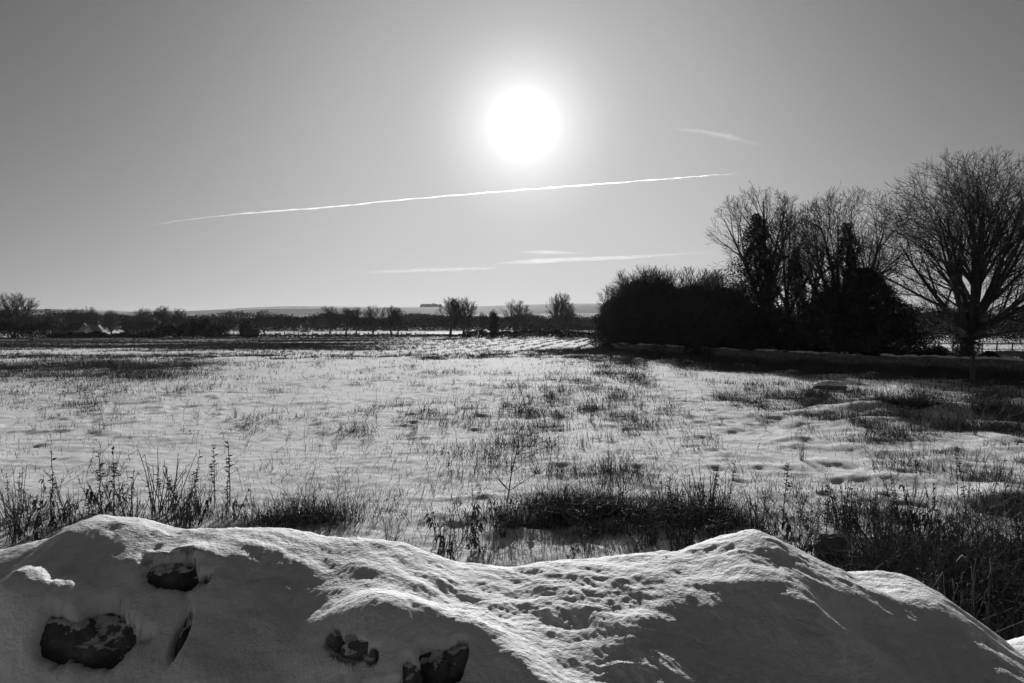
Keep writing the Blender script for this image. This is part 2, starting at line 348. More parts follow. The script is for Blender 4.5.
# ------------------------------------------------------------------ foreground: the snow-laden dry stone wall
SIL = [(-260,575),(-120,560),(0,551),(31,544),(50,540),(66,527),(87,518),(124,522),(166,531),(207,532),(265,530),(300,534),(340,541),(399,545),(432,557),(457,566),(515,569),(548,566),(600,562),(650,556),(681,554),(710,545),(733,537),(762,533),(787,543),(810,555),(832,567),(857,577),(894,574),(919,581),(936,593),(960,609),(981,626),(1000,646),(1012,652),(1024,650),(1060,640),(1120,632),(1280,640)]
YC = 1.95
def build_front():
    nx, nv = 1300, 520
    xs = np.linspace(-1.75, 1.75, nx); yy = np.linspace(2.5, 0.95, 420)
    sx = np.array([at(p[0], p[1], YC)[0] for p in SIL]); sz = np.array([at(p[0], p[1], YC)[2] for p in SIL])
    crest = np.interp(xs, sx, sz)
    ker = np.exp(-np.linspace(-2.2, 2.2, 15) ** 2); ker /= ker.sum()
    crest = np.convolve(np.pad(crest, 7, mode='edge'), ker, 'valid')
    pxs = 512 + xs / YC * F
    def prm(v): return np.interp(pxs, [q[0] for q in v], [q[1] for q in v])
    kf = prm([(-200,2.2),(0,1.3),(90,1.5),(200,1.0),(330,0.6),(430,0.3),(520,0.16),(620,0.2),(700,0.42),(770,0.45),(860,0.24),(940,0.3),(1010,0.3),(1100,1.2)])
    X, Y = np.meshgrid(xs, yy, indexing='ij')
    t = YC - Y                                        # towards the camera
    C = crest[:, None]; K = kf[:, None]
    edge = prm([(-200,1.42),(60,1.50),(200,1.46),(330,1.34),(430,1.16),(560,1.02),(650,1.12),(760,1.28),(900,1.34),(1010,1.45),(1100,1.4)])[:, None]
    back = 2.2 + 0.03 * pn(X * 3, 0, 3)
    Z = C - np.where(t > 0, K * t ** 2, 2.2 * t ** 2)
    # mounds lying nearer than the crest
    def lump(px, py, Yd, wx, wy, h, rot=0.0):
        cx, cy, _ = at(px, py, Yd); a = X - cx; b = Y - cy; c, s = math.cos(rot), math.sin(rot)
        u = (a * c + b * s) / wx; v = (-a * s + b * c) / wy
        return h * np.exp(-(u * u + v * v))
    Z = Z + lump(395, 575, 1.52, 0.17, 0.13, 0.085) + lump(20, 566, 1.62, 0.14, 0.09, 0.10, -0.3) \
        - lump(690, 640, 1.50, 0.10, 0.10, 0.012, -0.5) + lump(560, 600, 1.6, 0.10, 0.45, -0.02, 0.4) \
        - lump(850, 650, 1.62, 0.06, 0.22, 0.02, 0.5) \
        + lump(900, 600, 1.75, 0.12, 0.10, 0.02) + lump(520, 640, 1.42, 0.06, 0.2, 0.03, 0.7) + lump(180, 548, 1.78, 0.12, 0.06, 0.03) \
        - lump(60, 565, 1.72, 0.03, 0.10, 0.02)
    # the faces of the wall, front and back
    e = edge + 0.02 * pn(X * 3, X * 0 + 1.3, 5)
    fr = np.maximum(e - Y, 0); Z = Z - 4.2 * fr ** 1.5 * (1 + 2.2 * fr)
    bk = np.maximum(Y - back, 0); Z = Z - 9 * bk ** 1.5
    # even arclength resampling of each section
    Pp = np.empty((nx, nv, 3))
    for i in range(nx):
        w = np.sqrt(np.diff(Y[i]) ** 2 + np.diff(Z[i]) ** 2); s = np.concatenate([[0], np.cumsum(w)])
        q = np.linspace(0, 1, nv) ** 0.9 * s[-1]
        Pp[i, :, 0] = xs[i]; Pp[i, :, 1] = np.interp(q, s, Y[i]); Pp[i, :, 2] = np.interp(q, s, Z[i])
    for _ in range(2): Pp[1:-1, :, 1:] = (Pp[:-2, :, 1:] + 2 * Pp[1:-1, :, 1:] + Pp[2:, :, 1:]) / 4
    du = np.gradient(Pp, axis=0); dv = np.gradient(Pp, axis=1)
    n = np.cross(du, dv); n /= np.linalg.norm(n, axis=2, keepdims=True); n *= np.sign(n[:, :, 2:3].mean())
    sgn = np.where((n[:, :, 2:3] < 0) & (n[:, :, 1:2] > 0), -1, 1); n = n * sgn
    x, y, z = Pp[..., 0], Pp[..., 1], Pp[..., 2]
    sl = np.concatenate([np.zeros((nx, 1)), np.cumsum(np.hypot(np.diff(y, axis=1), np.diff(z, axis=1)), axis=1)], axis=1)
    s0 = np.array([np.interp(-YC, -y[i], sl[i]) for i in range(nx)]); yz = s0[:, None] - sl      # length along the surface, from the crest
    up = sst(0.35, 0.9, n[..., 2])
    # wind ripples: elongated, oblique, warped
    a = x * 0.85 - yz * 0.53; b = x * 0.53 + yz * 0.85
    wa = a + 0.03 * pn(x * 9, yz * 9, 61); wb = b + 0.03 * pn(x * 9 + 5, yz * 9, 62)
    rip = pn(wa / 0.060, wb / 0.026, 63); rip2 = pn(wa / 0.028, wb / 0.014, 64); grain = pn(x / 0.011, yz / 0.011, 65)
    amp = (0.35 + 0.65 * sst(-0.3, 0.5, pn(x / 0.25, yz / 0.2, 66)))
    h = up * amp * (0.0028 * rip - 0.0004 * np.abs(rip) + 0.0017 * rip2 + 0.0012 * pn(wa / 0.016, wb / 0.009, 69)) + 0.0012 * grain * (0.3 + 0.7 * up) + 0.0028 * (1 - up) * fbm(x / 0.05, yz / 0.05, 4, 67, .6) + 0.004 * fbm(x / 0.12, yz / 0.14, 3, 68) + 0.0028 * pn(a / 0.10, b / 0.045, 72) + (0.3 + .7 * up) * 0.006 * pn(a / 0.22, b / 0.085, 70) * sst(0, .25, np.abs(y - YC)) + 0.007 * pn(x / .3, yz / .3, 71) * sst(0, .2, np.abs(y - YC))
    # projected to the photograph's survey to place the melted openings on the face
    px = 512 + x / (y * math.cos(PITCH) - (z - EYE) * math.sin(PITCH)) * F
    dd = y * math.cos(PITCH) - (z - EYE) * math.sin(PITCH)
    py = 341.5 - ((z - EYE) * math.cos(PITCH) + y * math.sin(PITCH)) / dd * F
    hole = np.zeros_like(x); info = []
    edge_n = 0.30 * fbm(x / 0.05, yz / 0.05, 4, 71, 0.5)
    for (hx, hy, rx, ry, rot, dep) in HOLES:
        c, s = math.cos(rot), math.sin(rot)
        u = ((px - hx) * c + (py - hy) * s) / rx; v = (-(px - hx) * s + (py - hy) * c) / ry
        r = np.sqrt(u * u + v * v) + edge_n * (1.0 if rx > 12 else 1.6)
        hole = np.maximum(hole, (0.8 * sst(1.06, 0.82, r) + 0.2 * sst(1.4, 0.9, r)) * dep)
        k = np.argmin(np.hypot(px - hx, py - hy) + 1e4 * ((n[..., 1] > 0.1) | (y > 1.85))); i, j = np.unravel_index(k, px.shape)
        info.append((Pp[i, j].copy(), n[i, j].copy(), rx * dd[i, j] / F, ry * dd[i, j] / F, dep, rot))
    # a swollen lip of snow round each opening
    Pp = Pp + n * (h - hole)[..., None]
    o = grid_mesh('snow_drift', Pp, SNOW)
    tag(o, 'thick rippled snow drift lying over the near stone wall', 'snow drift')
    return info, (xs, crest)
# centre px, radius px, rotation, depth m
HOLES = [(64,634,28,25,-0.3,0.085),(104,626,33,24,0.35,0.09),(88,646,34,17,0.1,0.08),(172,569,31,18,0.1,0.06),(181,632,6,24,0.35,0.05),(352,650,20,12,0.4,0.025),(334,640,6,8,0,0.02),(372,656,7,7,0,0.02),(438,664,21,24,-0.5,0.07),(456,655,12,14,0.3,0.045),(410,672,9,16,-0.2,0.04),(395,690,30,8,0,0.04),(882,0,1,1,0,0)]
HOLES = HOLES[:-1]
info, crest_info = build_front()

def rock_mesh(b, c, r, seed, blocky=0.72, rz=0.0, detail=(28, 18)):
    """one irregular boulder"""
    nu, nv = detail
    th = np.linspace(0, 2 * math.pi, nu, endpoint=False); ph = np.linspace(0, math.pi, nv)
    T, PH = np.meshgrid(th, ph)
    d = np.stack([np.sin(PH) * np.cos(T), np.sin(PH) * np.sin(T), np.cos(PH)], -1)
    q = np.sign(d) * np.abs(d) ** blocky                   # blocky
    q /= np.linalg.norm(q, axis=2, keepdims=True) ** 0.6
    nz = 0.20 * pn(d[..., 0] * 1.6 + seed, d[..., 1] * 1.6 + d[..., 2] * 1.3, seed) + 0.09 * pn(d[..., 0] * 4 + d[..., 2] * 3, d[..., 1] * 4 - d[..., 2] * 2, seed + 1) + 0.03 * pn(d[..., 0] * 11 + d[..., 2] * 8, d[..., 1] * 11, seed + 2)
    p = q * (1 + nz)[..., None] * np.array(r)
    ca, sa = math.cos(rz), math.sin(rz)
    p = np.stack([p[..., 0] * ca - p[..., 1] * sa, p[..., 0] * sa + p[..., 1] * ca, p[..., 2]], -1) + np.array(c)
    i = np.arange(nv - 1)[:, None] * nu; j = np.arange(nu)[None, :]; j2 = (j + 1) % nu
    b.add(p.reshape(-1, 3), np.stack([i + j, i + nu + j, i + nu + j2, i + j2], -1).reshape(-1, 4))

def build_front_wall():
    w = empty('dry_stone_wall', (0, 1.7, 0.0)); tag(w, 'dark rounded stones of the near wall showing through melted openings in its snow', 'wall')
    xs, cr = crest_info
    # rubble core, a battered section under the snow
    b = MB(); m = 200; X = np.linspace(-1.74, 1.74, m); C = np.interp(X, xs, cr)
    prof = [(-0.20, 0.0), (-0.16, 0.6), (-0.02, 1.0), (0.22, 1.0), (0.48, 0.9), (0.60, 0.0)]
    P = np.zeros((m, 6, 3))
    for k, (dy, fz) in enumerate(prof):
        P[:, k, 0] = X; P[:, k, 1] = dy + 0.02 * pn(X * 5, X * 0, k); P[:, k, 2] = fz * (C - 0.36) + 0.015 * pn(X * 7, X * 0, k + 9)
    i = np.arange(m - 1)[:, None] * 6; j = np.arange(5)[None, :]
    b.add(P.reshape(-1, 3), np.stack([i + j, i + 6 + j, i + 7 + j, i + j + 1], -1).reshape(-1, 4))
    core = b.build('rubble_core', STONE, w)
    for k, (p, n, rx, ry, dep, rot) in enumerate(info):
        n = unit(np.array(n)); c = np.array(p) - n * (dep * .45 + .052) - np.array([0, 1.7, 0])
        b = MB(); rock_mesh(b, (0, 0, 0), (rx * 1.12 + .012, .066, ry * 1.15 + .012), 11 + k * 5, 0.9, detail=(64, 40))
        ux = unit(np.array([1.0, 0, 0]) - n * n[0]); uz = np.cross(ux, n); M3 = np.stack([ux, n, uz], 0)
        b.v[0] = (b.v[0] @ M3 + c).astype(np.float32); b.build('stone', STONE_SNOWY, w, smooth=False)
build_front_wall()

# ------------------------------------------------------------------ trees
def side_dir(d, ang, az):
    ref = np.array([0, 0, 1.0]) if abs(d[2]) < 0.9 else np.array([1.0, 0, 0])
    a = unit(np.cross(d, ref)); b = np.cross(d, a)
    return unit(d * math.cos(ang) + (a * math.cos(az) + b * math.sin(az)) * math.sin(ang))

class Tree:
    """bare broadleaf tree grown into an envelope; limbs in one mesh, twigs in another"""
    def __init__(s, seed, H, W, base=0.18, cz=0.58, trunk_r=0.25, limbs=12, kids=(8, 6, 5), spread=(12, 55), twig_r=0.012, up=0.12, ends=0.62, stems=1, wig=0.16):
        s.r = random.Random(seed); s.np = np.random.default_rng(seed)
        s.H, s.W = H, W; s.c = np.array([0, 0, H * cz]); s.ax = np.array([W / 2, W / 2, H * (1 - cz)]); s.axl = H * cz * 0.93
        s.limb = MB(); s.twig = MB(); s.kids = kids; s.up = up; s.twig_r = twig_r; s.wig = wig; s.ends = ends
        s.lump = s.np.uniform(0, 50); s.paths = []
        for st in range(stems):
            lean = s.np.normal(0, 0.03 + 0.07 * (stems > 1), 2)
            n = 7; th = base * H * s.r.uniform(1.5, 2.0)
            P = [np.array([s.np.normal(0, .2) * (stems > 1), s.np.normal(0, .2) * (stems > 1), -0.1])]; d = unit(np.array([lean[0], lean[1], 1.0]))
            for k in range(n): d = unit(d + s.np.normal(0, 0.05, 3)); P.append(P[-1] + d * th / n)
            P = np.array(P); rad = trunk_r * np.array([1.5, 1.1] + list(np.linspace(1.0, 0.62, n - 1)))
            s.limb.tube(P, rad, 10)
            for k in range(limbs):
                f = base / (base * 1.75) + (1 - base / (base * 1.75)) * (k / max(1, limbs - 1))
                q = P[0] + 0; idx = f * n; i = min(int(idx), n - 1); q = P[i] + (P[i + 1] - P[i]) * (idx - i)
                fr = k / max(1, limbs - 1)
                ang = R(spread[1] + (spread[0] - spread[1]) * fr ** 0.8) + s.r.uniform(-.08, .08)
                az = k * 2.399 + s.r.uniform(-.4, .4)
                s.grow(q, side_dir(d, ang, az), trunk_r * s.r.uniform(0.30, 0.48) * (1 + 0.35 * fr), 0, None)
    def dist(s, p, d):
        # distance along d to the (lumpy) envelope
        q = p - s.c; ax = s.ax.copy()
        if q[2] + d[2] * 2 < 0: ax = np.array([ax[0], ax[1], s.axl])
        A = ((d / ax) ** 2).sum(); B = 2 * (q * d / ax ** 2).sum(); C = ((q / ax) ** 2).sum() - 1
        D = B * B - 4 * A * C
        if D <= 0: return 0.0
        t = (-B + math.sqrt(D)) / (2 * A)
        return max(t, 0) * (1 + 0.20 * float(pn(d[0] * 2.2 + s.lump, d[1] * 2.2 + d[2] * 2.5, 2)))
    def grow(s, p, d, r, lev, parentL):
        L = s.dist(p, d)
        if lev > 0: L = min(max(L, s.H * 0.03) * s.r.uniform(0.7, 1.12), parentL * s.r.uniform(0.40, 0.78))
        else: L *= s.r.uniform(0.60, 0.82)
        if L < 0.12: return
        last = lev >= len(s.kids)
        n = (9, 6, 5, 4, 3)[min(lev, 4)]
        P = [p]; w = s.wig * (1.0 if lev else 0.55)
        for k in range(n):
            d = unit(d + s.np.normal(0, w * 0.6, 3) + np.array([0, 0, s.up * (0.6 if lev else 0.8)]))
            P.append(P[-1] + d * L / n)
        P = np.array(P); tipr = max(s.twig_r * 0.45, r * 0.16)
        if lev == 0: s.paths.append(P)
        rad = np.linspace(r, tipr, n + 1)
        (s.limb if lev <= 1 else s.twig).tube(P, rad, (7, 5, 3, 3, 3)[min(lev, 4)])
        if last: return
        m = max(2, int(s.kids[lev] * s.r.uniform(0.8, 1.2)))
        for k in range(m):
            f = 0.22 + 0.76 * (k + s.r.random()) / m if lev == 0 else 0.15 + 0.83 * (k + s.r.random()) / m
            idx = f * n; i = min(int(idx), n - 1); q = P[i] + (P[i + 1] - P[i]) * (idx - i); dd = unit(P[i + 1] - P[i])
            ang = R(s.r.uniform(18, 46)) ; az = k * 2.4 + s.r.uniform(-.8, .8)
            s.grow(q, side_dir(dd, ang, az), max(s.twig_r, (r + (tipr - r) * f) * s.r.uniform(0.45, 0.7)), lev + 1, L * (1.15 - 0.45 * f))

def leaves(b, C, size, g):
    """many small leaf faces at centres C"""
    n = len(C); a = g.normal(0, 1, (n, 3)); a /= np.linalg.norm(a, axis=1, keepdims=True)
    t = g.normal(0, 1, (n, 3)); c = np.cross(a, t); c /= np.linalg.norm(c, axis=1, keepdims=True)
    s = size * g.uniform(0.6, 1.3, (n, 1))
    V = np.stack([C - a * s * .5, C + c * s * .35, C + a * s * .5, C - c * s * .35], 1)
    b.add(V.reshape(-1, 3), np.arange(n * 4).reshape(-1, 4))

def ivy_volume(shape, n, g, size=0.11, lump=0.35, lf=1.2):
    """shape: list of (z, cx, cy, radius); leaves crowd near the surface"""
    sh = np.array(shape, float); z = g.uniform(sh[0, 0], sh[-1, 0], n * 2)
    r = np.interp(z, sh[:, 0], sh[:, 3]); keep = g.random(n * 2) < r / sh[:, 3].max(); z = z[keep]; r = r[keep]
    th = g.uniform(0, 2 * math.pi, len(z)); rr = np.sqrt(g.uniform(0.25, 1.0, len(z)))
    k = 1 + lump * (fbm(th * 2.2 + 3, z * lf, 3, int(sh[0, 1] * 3) % 7 + 2) + 0.8 * pn(np.cos(th) * 2 + 9, z * lf * 0.6, 5))
    rad = r * rr * k
    return np.stack([np.interp(z, sh[:, 0], sh[:, 1]) + rad * np.cos(th), np.interp(z, sh[:, 0], sh[:, 2]) + rad * np.sin(th), z], -1)

def put_tree(t, name, loc, label, cat='tree', group=None, rz=0, ivy=None, seed=1, leaf=0.11, lump=.35, climb=None):
    e = empty(name, loc, rz)
    if t:
        t.limb.build('trunk', BARK, e, smooth=True)
        t.twig.build('crown', TWIG, e)
    if ivy:
        g = np.random.default_rng(seed); b = MB()
        for sh, nn in ivy: leaves(b, ivy_volume(sh, nn, g, leaf, lump), leaf, g)
        for P in (t.paths if climb else []):           # ivy climbing some of the limbs
            if g.random() > climb[0]: continue
            m = int(climb[2] * g.uniform(.5, 1.2)); fr = g.uniform(.35, .75); f = g.random(m) * fr * (len(P) - 1); i = f.astype(int)
            q = P[i] + (P[i + 1] - P[i]) * (f - i)[:, None]; rr = climb[1] * (1.15 - f / (len(P) - 1) / fr) * (1 + .8 * pn(f * 2.3, f * 0, int(g.integers(0, 90))))
            leaves(b, q + g.normal(0, .5, (m, 3)) * rr[:, None], leaf, g)
        b.build('ivy', IVY, e)
    tag(e, label, cat, group); return e
def hpx(py, Y): return EYE + (HOR - py) / F * Y

# the big ash beyond the field wall
Y = 50.0
t = Tree(21, hpx(152, Y), 14.8, base=0.13, cz=0.54, trunk_r=0.42, limbs=18, kids=(11, 7, 5, 3), spread=(5, 80), twig_r=0.011, up=0.03, wig=0.085)
put_tree(t, 'bare_tree', ((966 - 512) / F * Y, Y, 0), 'tallest bare tree with fanning branches, rightmost behind the field wall', ivy=[([(0, 0, 0, .75), (1.4, 0, 0, .7), (2.6, 0.1, 0, .75), (3.6, 0, 0, .4), (4.6, -.1, 0, .15)], 5200)], seed=4, leaf=.1)
# broad multi-stemmed tree with the evergreen mass below
Y = 52.0
t = Tree(22, hpx(186, Y), 8.6, base=0.15, cz=0.6, trunk_r=0.30, limbs=8, kids=(8, 6, 5, 3), spread=(8, 70), wig=.11, twig_r=0.010, stems=2, up=.05)
put_tree(t, 'ivy_clad_tree', ((846 - 512) / F * Y, Y, 0), 'forked bare tree with ivy up its middle, directly left of the tallest tree', ivy=[([(0, .3, 0, 1.7), (3, .4, 0, 1.4), (4.5, .2, 0, 1.3), (5.5, .1, 0, .7), (8, .1, 0, .55), (9.0, 0.0, 0, .2)], 22000)], seed=5, leaf=.12, lump=1.0, climb=(.5, .55, 1800))
e = put_tree(None, 'evergreen_bush', ((884 - 512) / F * 49, 49, 0), 'big rounded black evergreen bush between the forked tree and the tallest tree', 'bush', ivy=[([(0, 0, 0, 2.0), (1.2, 0, 0, 2.2), (2.6, -.2, 0, 1.9), (3.9, -.5, 0, 1.4), (4.8, -.9, 0, 1.0), (5.9, -1.3, 0, .5)], 28000)], seed=6, leaf=.12, lump=.6)
put_tree(None, 'evergreen_bush', ((776 - 512) / F * 55, 55, 0), 'low dark bush filling the gap between the ivy column tree and the slender tree', 'bush', ivy=[([(0, 0, 0, 1.5), (1.2, 0, 0, 1.6), (2.4, 0, 0, 1.1), (3.4, 0, 0, .3)], 14000)], seed=17, leaf=.12, lump=.6)
put_tree(None, 'evergreen_bush', ((826 - 512) / F * 51, 51.5, 0), 'dark evergreen bush at the foot of the forked tree', 'bush', ivy=[([(0, 0, 0, 2.0), (1.5, 0, 0, 1.9), (2.8, .2, 0, 1.6), (4.0, .4, 0, 1.0), (4.6, 0.5, 0, .5)], 22000)], seed=16, leaf=.12)
# slim twin-stemmed tree
Y = 54.0
t = Tree(23, hpx(196, Y), 6.6, base=0.2, cz=0.6, trunk_r=0.22, limbs=6, kids=(8, 6, 4, 3), spread=(8, 64), wig=.11, twig_r=0.010, stems=2, up=.05)
put_tree(t, 'bare_tree', ((800 - 512) / F * Y, Y, 0), 'slender twin-stemmed bare tree between the two ivy-clad trees', ivy=[([(0, 0, 0, 1.3), (2.5, 0, 0, 1.0), (4, -.2, 0, .7), (6.5, -.35, 0, .4), (7.5, -.3, 0, .15)], 13000)], seed=7, leaf=.11, lump=.5, climb=(.4, .3, 900))
# ivy column tree
Y = 58.0
t = Tree(24, hpx(188, Y), 8.2, base=0.2, cz=0.62, trunk_r=0.30, limbs=12, kids=(8, 6, 5, 3), spread=(8, 78), wig=.10, twig_r=0.010, up=.04)
put_tree(t, 'ivy_clad_tree', ((757 - 512) / F * Y, Y, 0), 'bare tree with a tall black column of ivy, leftmost tall tree behind the wall', ivy=[([(0, 0, 0, 1.9), (2.5, 0, 0, 1.5), (4.5, -.1, 0, 1.25), (6.5, 0, 0, 1.2), (7.4, .1, 0, 1.15), (8.2, -.1, 0, .7), (9.0, .1, 0, .85), (9.8, .05, 0, .5), (10.5, -.1, 0, .15)], 34000)], seed=8, leaf=.12, lump=.95, climb=(.35, .45, 1200))
# thicket of hawthorns, one by one
thk = [(722, 56, 268, 5.6, 'tangled hawthorn below the ivy column tree, at the right end of the thicket'),
       (694, 62, 266, 6.4, 'dense hawthorn in the thicket, second from its right end'),
       (664, 68, 264, 6.8, 'tall dense hawthorn in the middle of the thicket with spiky top'),
       (640, 74, 261, 7.0, 'highest hawthorn of the thicket, second from its left end'),
       (618, 80, 282, 5.6, 'lower hawthorn at the left end of the thicket, sloping to the field')]
for k, (px, Y, ty, W, lab) in enumerate(thk):
    H = hpx(ty, Y)
    t = Tree(40 + k, H, W, base=0.1, cz=0.5, trunk_r=0.16, limbs=20, kids=(10, 8, 6), spread=(6, 84), twig_r=0.014, up=0.07)
    w = W * .42
    put_tree(t, 'hawthorn', ((px - 512) / F * Y, Y, 0), lab, 'hawthorn', 'hawthorns of the dark thicket', seed=50 + k,
             ivy=[([(0, 0, 0, w * .95), (H * .3, 0, 0, w * 1.08), (H * .5, 0, 0, w * .9), (H * .66, 0, 0, w * .6), (H * .78, 0, 0, w * .2)], 22000)], leaf=.12, lump=.42)
# low bushes below the tallest tree
for px, Y, h, w, lab in [(938, 44, 1.25, .85, 'small dark bush just left of the tallest tree trunk'), (989, 46, .9, .6, 'low bush just right of the tallest tree trunk')]:
    put_tree(None, 'low_bush', ((px - 512) / F * Y, Y, 0), lab, 'bush', ivy=[([(0, 0, 0, w), (h * .5, 0, 0, w), (h, 0, 0, w * .2)], 2600)], seed=int(px), leaf=.1, lump=.6)

# ------------------------------------------------------------------ far trees (meshes shared between copies)
far_protos = []
for k in range(6):
    t = Tree(60 + k, 9.0, (7.5, 8.5, 6.5, 8, 5.5, 7)[k], base=(.2, .16, .22, .14, .25, .18)[k], cz=.6, trunk_r=.27, limbs=10, kids=(8, 6, 5), spread=(10, 62), twig_r=0.026, up=0.08)
    far_protos.append((t.limb, t.twig))
far_mesh = [None] * 6
def far_tree(px, Y, topy, k, label, group, wscale=1.0, name='bare_tree', ivy=0):
    Y = Y * .875
    h = hpx(topy, Y) * 1.12; s = h / 9.0
    e = empty(name, ((px - 512) / F * Y, Y, -0.1), random.uniform(0, 6.28), (s * wscale, s * wscale, s)); tag(e, label, 'tree', group)
    if far_mesh[k] is None:
        a = far_protos[k][0].build('trunk', BARK, e); c = far_protos[k][1].build('crown', TWIG, e); far_mesh[k] = (a, c)
    else:
        for o in far_mesh[k]:
            q = o.copy(); COL.objects.link(q); q.parent = e
    if ivy:
        g = np.random.default_rng(int(px)); b = MB(); H = 9.0
        leaves(b, ivy_volume([(0, 0, 0, ivy * .7), (H * .35, 0, 0, ivy), (H * .7, 0, 0, ivy * .75), (H * .86, 0, 0, ivy * .2)], int(2600 * ivy), g, .25), .3, g); b.build('ivy', IVY, e)
    return e
G1 = 'bare trees along the far edge of the field'
for a in [(265, 185, 312, 0, 'round bare tree standing alone right of the hedged farm', 1.0),
          (329, 182, 308, 1, 'bare tree with a wide crown, leftmost of the roadside row', 1.0),
          (346, 186, 310, 2, 'thin pale-crowned tree, second of the roadside row', .9),
          (356, 182, 309, 4, 'narrow tree, third of the roadside row', .9),
          (374, 181, 308, 3, 'broad dense tree, fourth of the roadside row', .95),
          (391, 183, 308, 5, 'stout dark tree near the right end of the roadside row', 1.0),
          (398, 184, 310, 0, 'tree whose crown merges with its neighbour, rightmost of the roadside row', .85),
          (450, 179, 301, 2, 'left tree of the tall pair of touching bare trees near the centre', 1.1),
          (463, 180, 300, 1, 'right tree of the tall pair of touching bare trees near the centre', .95),
          (482, 186, 314, 4, 'small bare tree between the tall pair and the ivy-black tree', .9),
          (515, 184, 303, 3, 'spreading airy bare tree right of the ivy-black tree', 1.1),
          (560, 181, 296, 5, 'tall open tree near the left foot of the thicket', .85),
          (569, 186, 305, 0, 'shorter tree leaning in beside the tall open tree', .8)]:
    far_tree(*a[:5], G1, a[5])
far_tree(494, 180, 311, 4, 'short ivy-black tree between bare trees near the centre', G1, .7, 'ivy_clad_tree', 2.0)
G2 = 'trees round the farm at the left'
lx = [(14, 170, 296, 1, 1.25, 'tall round-crowned bare tree at the left edge of the view'), (30, 175, 316, 3, 1.1, 'low tree beside the tall one at the left edge'),
      (-8, 165, 305, 0, 1.2, 'dark tree cut by the left edge of the view'),
      (48, 180, 316, 2, 1.2, 'squat tree in front of the left end of the farm roofs'), (74, 205, 310, 1, 1.1, 'round tree rising behind the low barn'),
      (88, 210, 309, 3, 1.0, 'flat-topped tree behind the white-gabled house'), (112, 178, 312, 0, 1.0, 'broad dark tree right of the white-gabled house'),
      (127, 182, 319, 2, 1.1, 'low tree left of the second roof'), (143, 215, 310, 5, 1.1, 'paired tree behind the second roof'), (162, 200, 308, 4, 1.3, 'pale high tree right of the second roof'),
      (178, 205, 310, 1, .9, 'pale flat-topped tree right of the highest pale one'), (192, 185, 318, 0, 1.1, 'middle-height tree above the hedge bend'), (206, 188, 317, 3, 1.1, 'low wide tree right of the hedge bend'),
      (228, 186, 319, 5, 1.2, 'low tree before the farm yard hedge end'), (245, 183, 322, 2, 1.3, 'lowest tree just left of the lone round tree')]
for px, Y, ty, k, ws, lab in lx: far_tree(px, Y, ty, k, lab, G2, ws, ivy=random.choice([0, 1.6, 2.4]) if ty > 310 else 0)

# hedges: dense twig-and-leaf walls, each one thing
def hedge(name, pts, h, w, n, label, leaf=.25, seed=1, rag=.5, cat='hedge', kind=None, mat=None):
    g = np.random.default_rng(seed); pts = np.array(pts, float); L = np.concatenate([[0], np.cumsum(np.linalg.norm(np.diff(pts, axis=0), axis=1))])
    s = g.uniform(0, L[-1], n); x = np.interp(s, L, pts[:, 0]); y = np.interp(s, L, pts[:, 1])
    top = h * (1 + rag * fbm(s / (h * 1.6), s * 0 + seed, 4, seed)); z = top * g.uniform(0, 1, n) ** 0.7
    taper = np.sqrt(np.clip(1 - (z / (top * 1.1)) ** 3, 0.05, 1))
    C = np.stack([x + g.normal(0, .35, n) * w * taper, y + g.normal(0, .35, n) * w * taper, z], -1)
    b = MB(); leaves(b, C, leaf, g)
    # upright shoots along the top
    m = int(L[-1] / h * 8); ss = g.uniform(0, L[-1], m)
    for q in ss:
        hx, hy = np.interp(q, L, pts[:, 0]), np.interp(q, L, pts[:, 1]); hh = h * (1 + rag * float(fbm(np.array(q / (h * 1.6)), np.array(0.0 + seed), 4, seed)))
        p = np.array([hx, hy, hh * .6]); d = np.array([g.normal(0, .3), g.normal(0, .2), 1.0])
        b.tube([p, p + d * hh * .25, p + d * hh * .25 + np.array([g.normal(0, .15), 0, 1]) * hh * .28], [leaf * .16, leaf * .12, leaf * .06], 3)
    o = b.build(name, mat or IVY); tag(o, label, cat, None, kind); return o
def W(px, Y): return ((px - 512) / F * Y, Y)
hedge('hedge', [W(-60, 147), W(52, 147)], 2.3, 2.0, 16000, 'dark ragged hedge at the left edge under the tallest farm tree', seed=2)
hedge('hedge', [W(50, 148), W(160, 149)], 0.9, 1.4, 12000, 'low dark hedge before the farm buildings', seed=12)
hedge('hedge', [W(158, 149), W(225, 153)], 2.4, 2.0, 16000, 'tall dark hedge between the farm buildings and the lone round tree', seed=13)
hedge('hedge', [W(222, 151), W(330, 152), W(470, 152)], 0.62, .8, 12000, 'low clipped hedge at the foot of the roadside tree row', seed=3, rag=.3, leaf=.2)
hedge('hedge', [W(465, 153), W(540, 151), W(610, 146)], 1.25, 1.2, 12000, 'low dark hedge closing the middle of the field', seed=4, rag=.35)
hedge('hedge', [W(520, 185), W(620, 185)], 2.4, 1.2, 8000, 'taller clipped hedge behind the middle boundary, left of the thicket', seed=5, rag=.1)
hedge('hedge', [W(880, 112), W(960, 108), W(1100, 104)], 2.6, 2.0, 22000, 'dark hedge across the snow beyond the tallest tree', seed=6, leaf=.2)
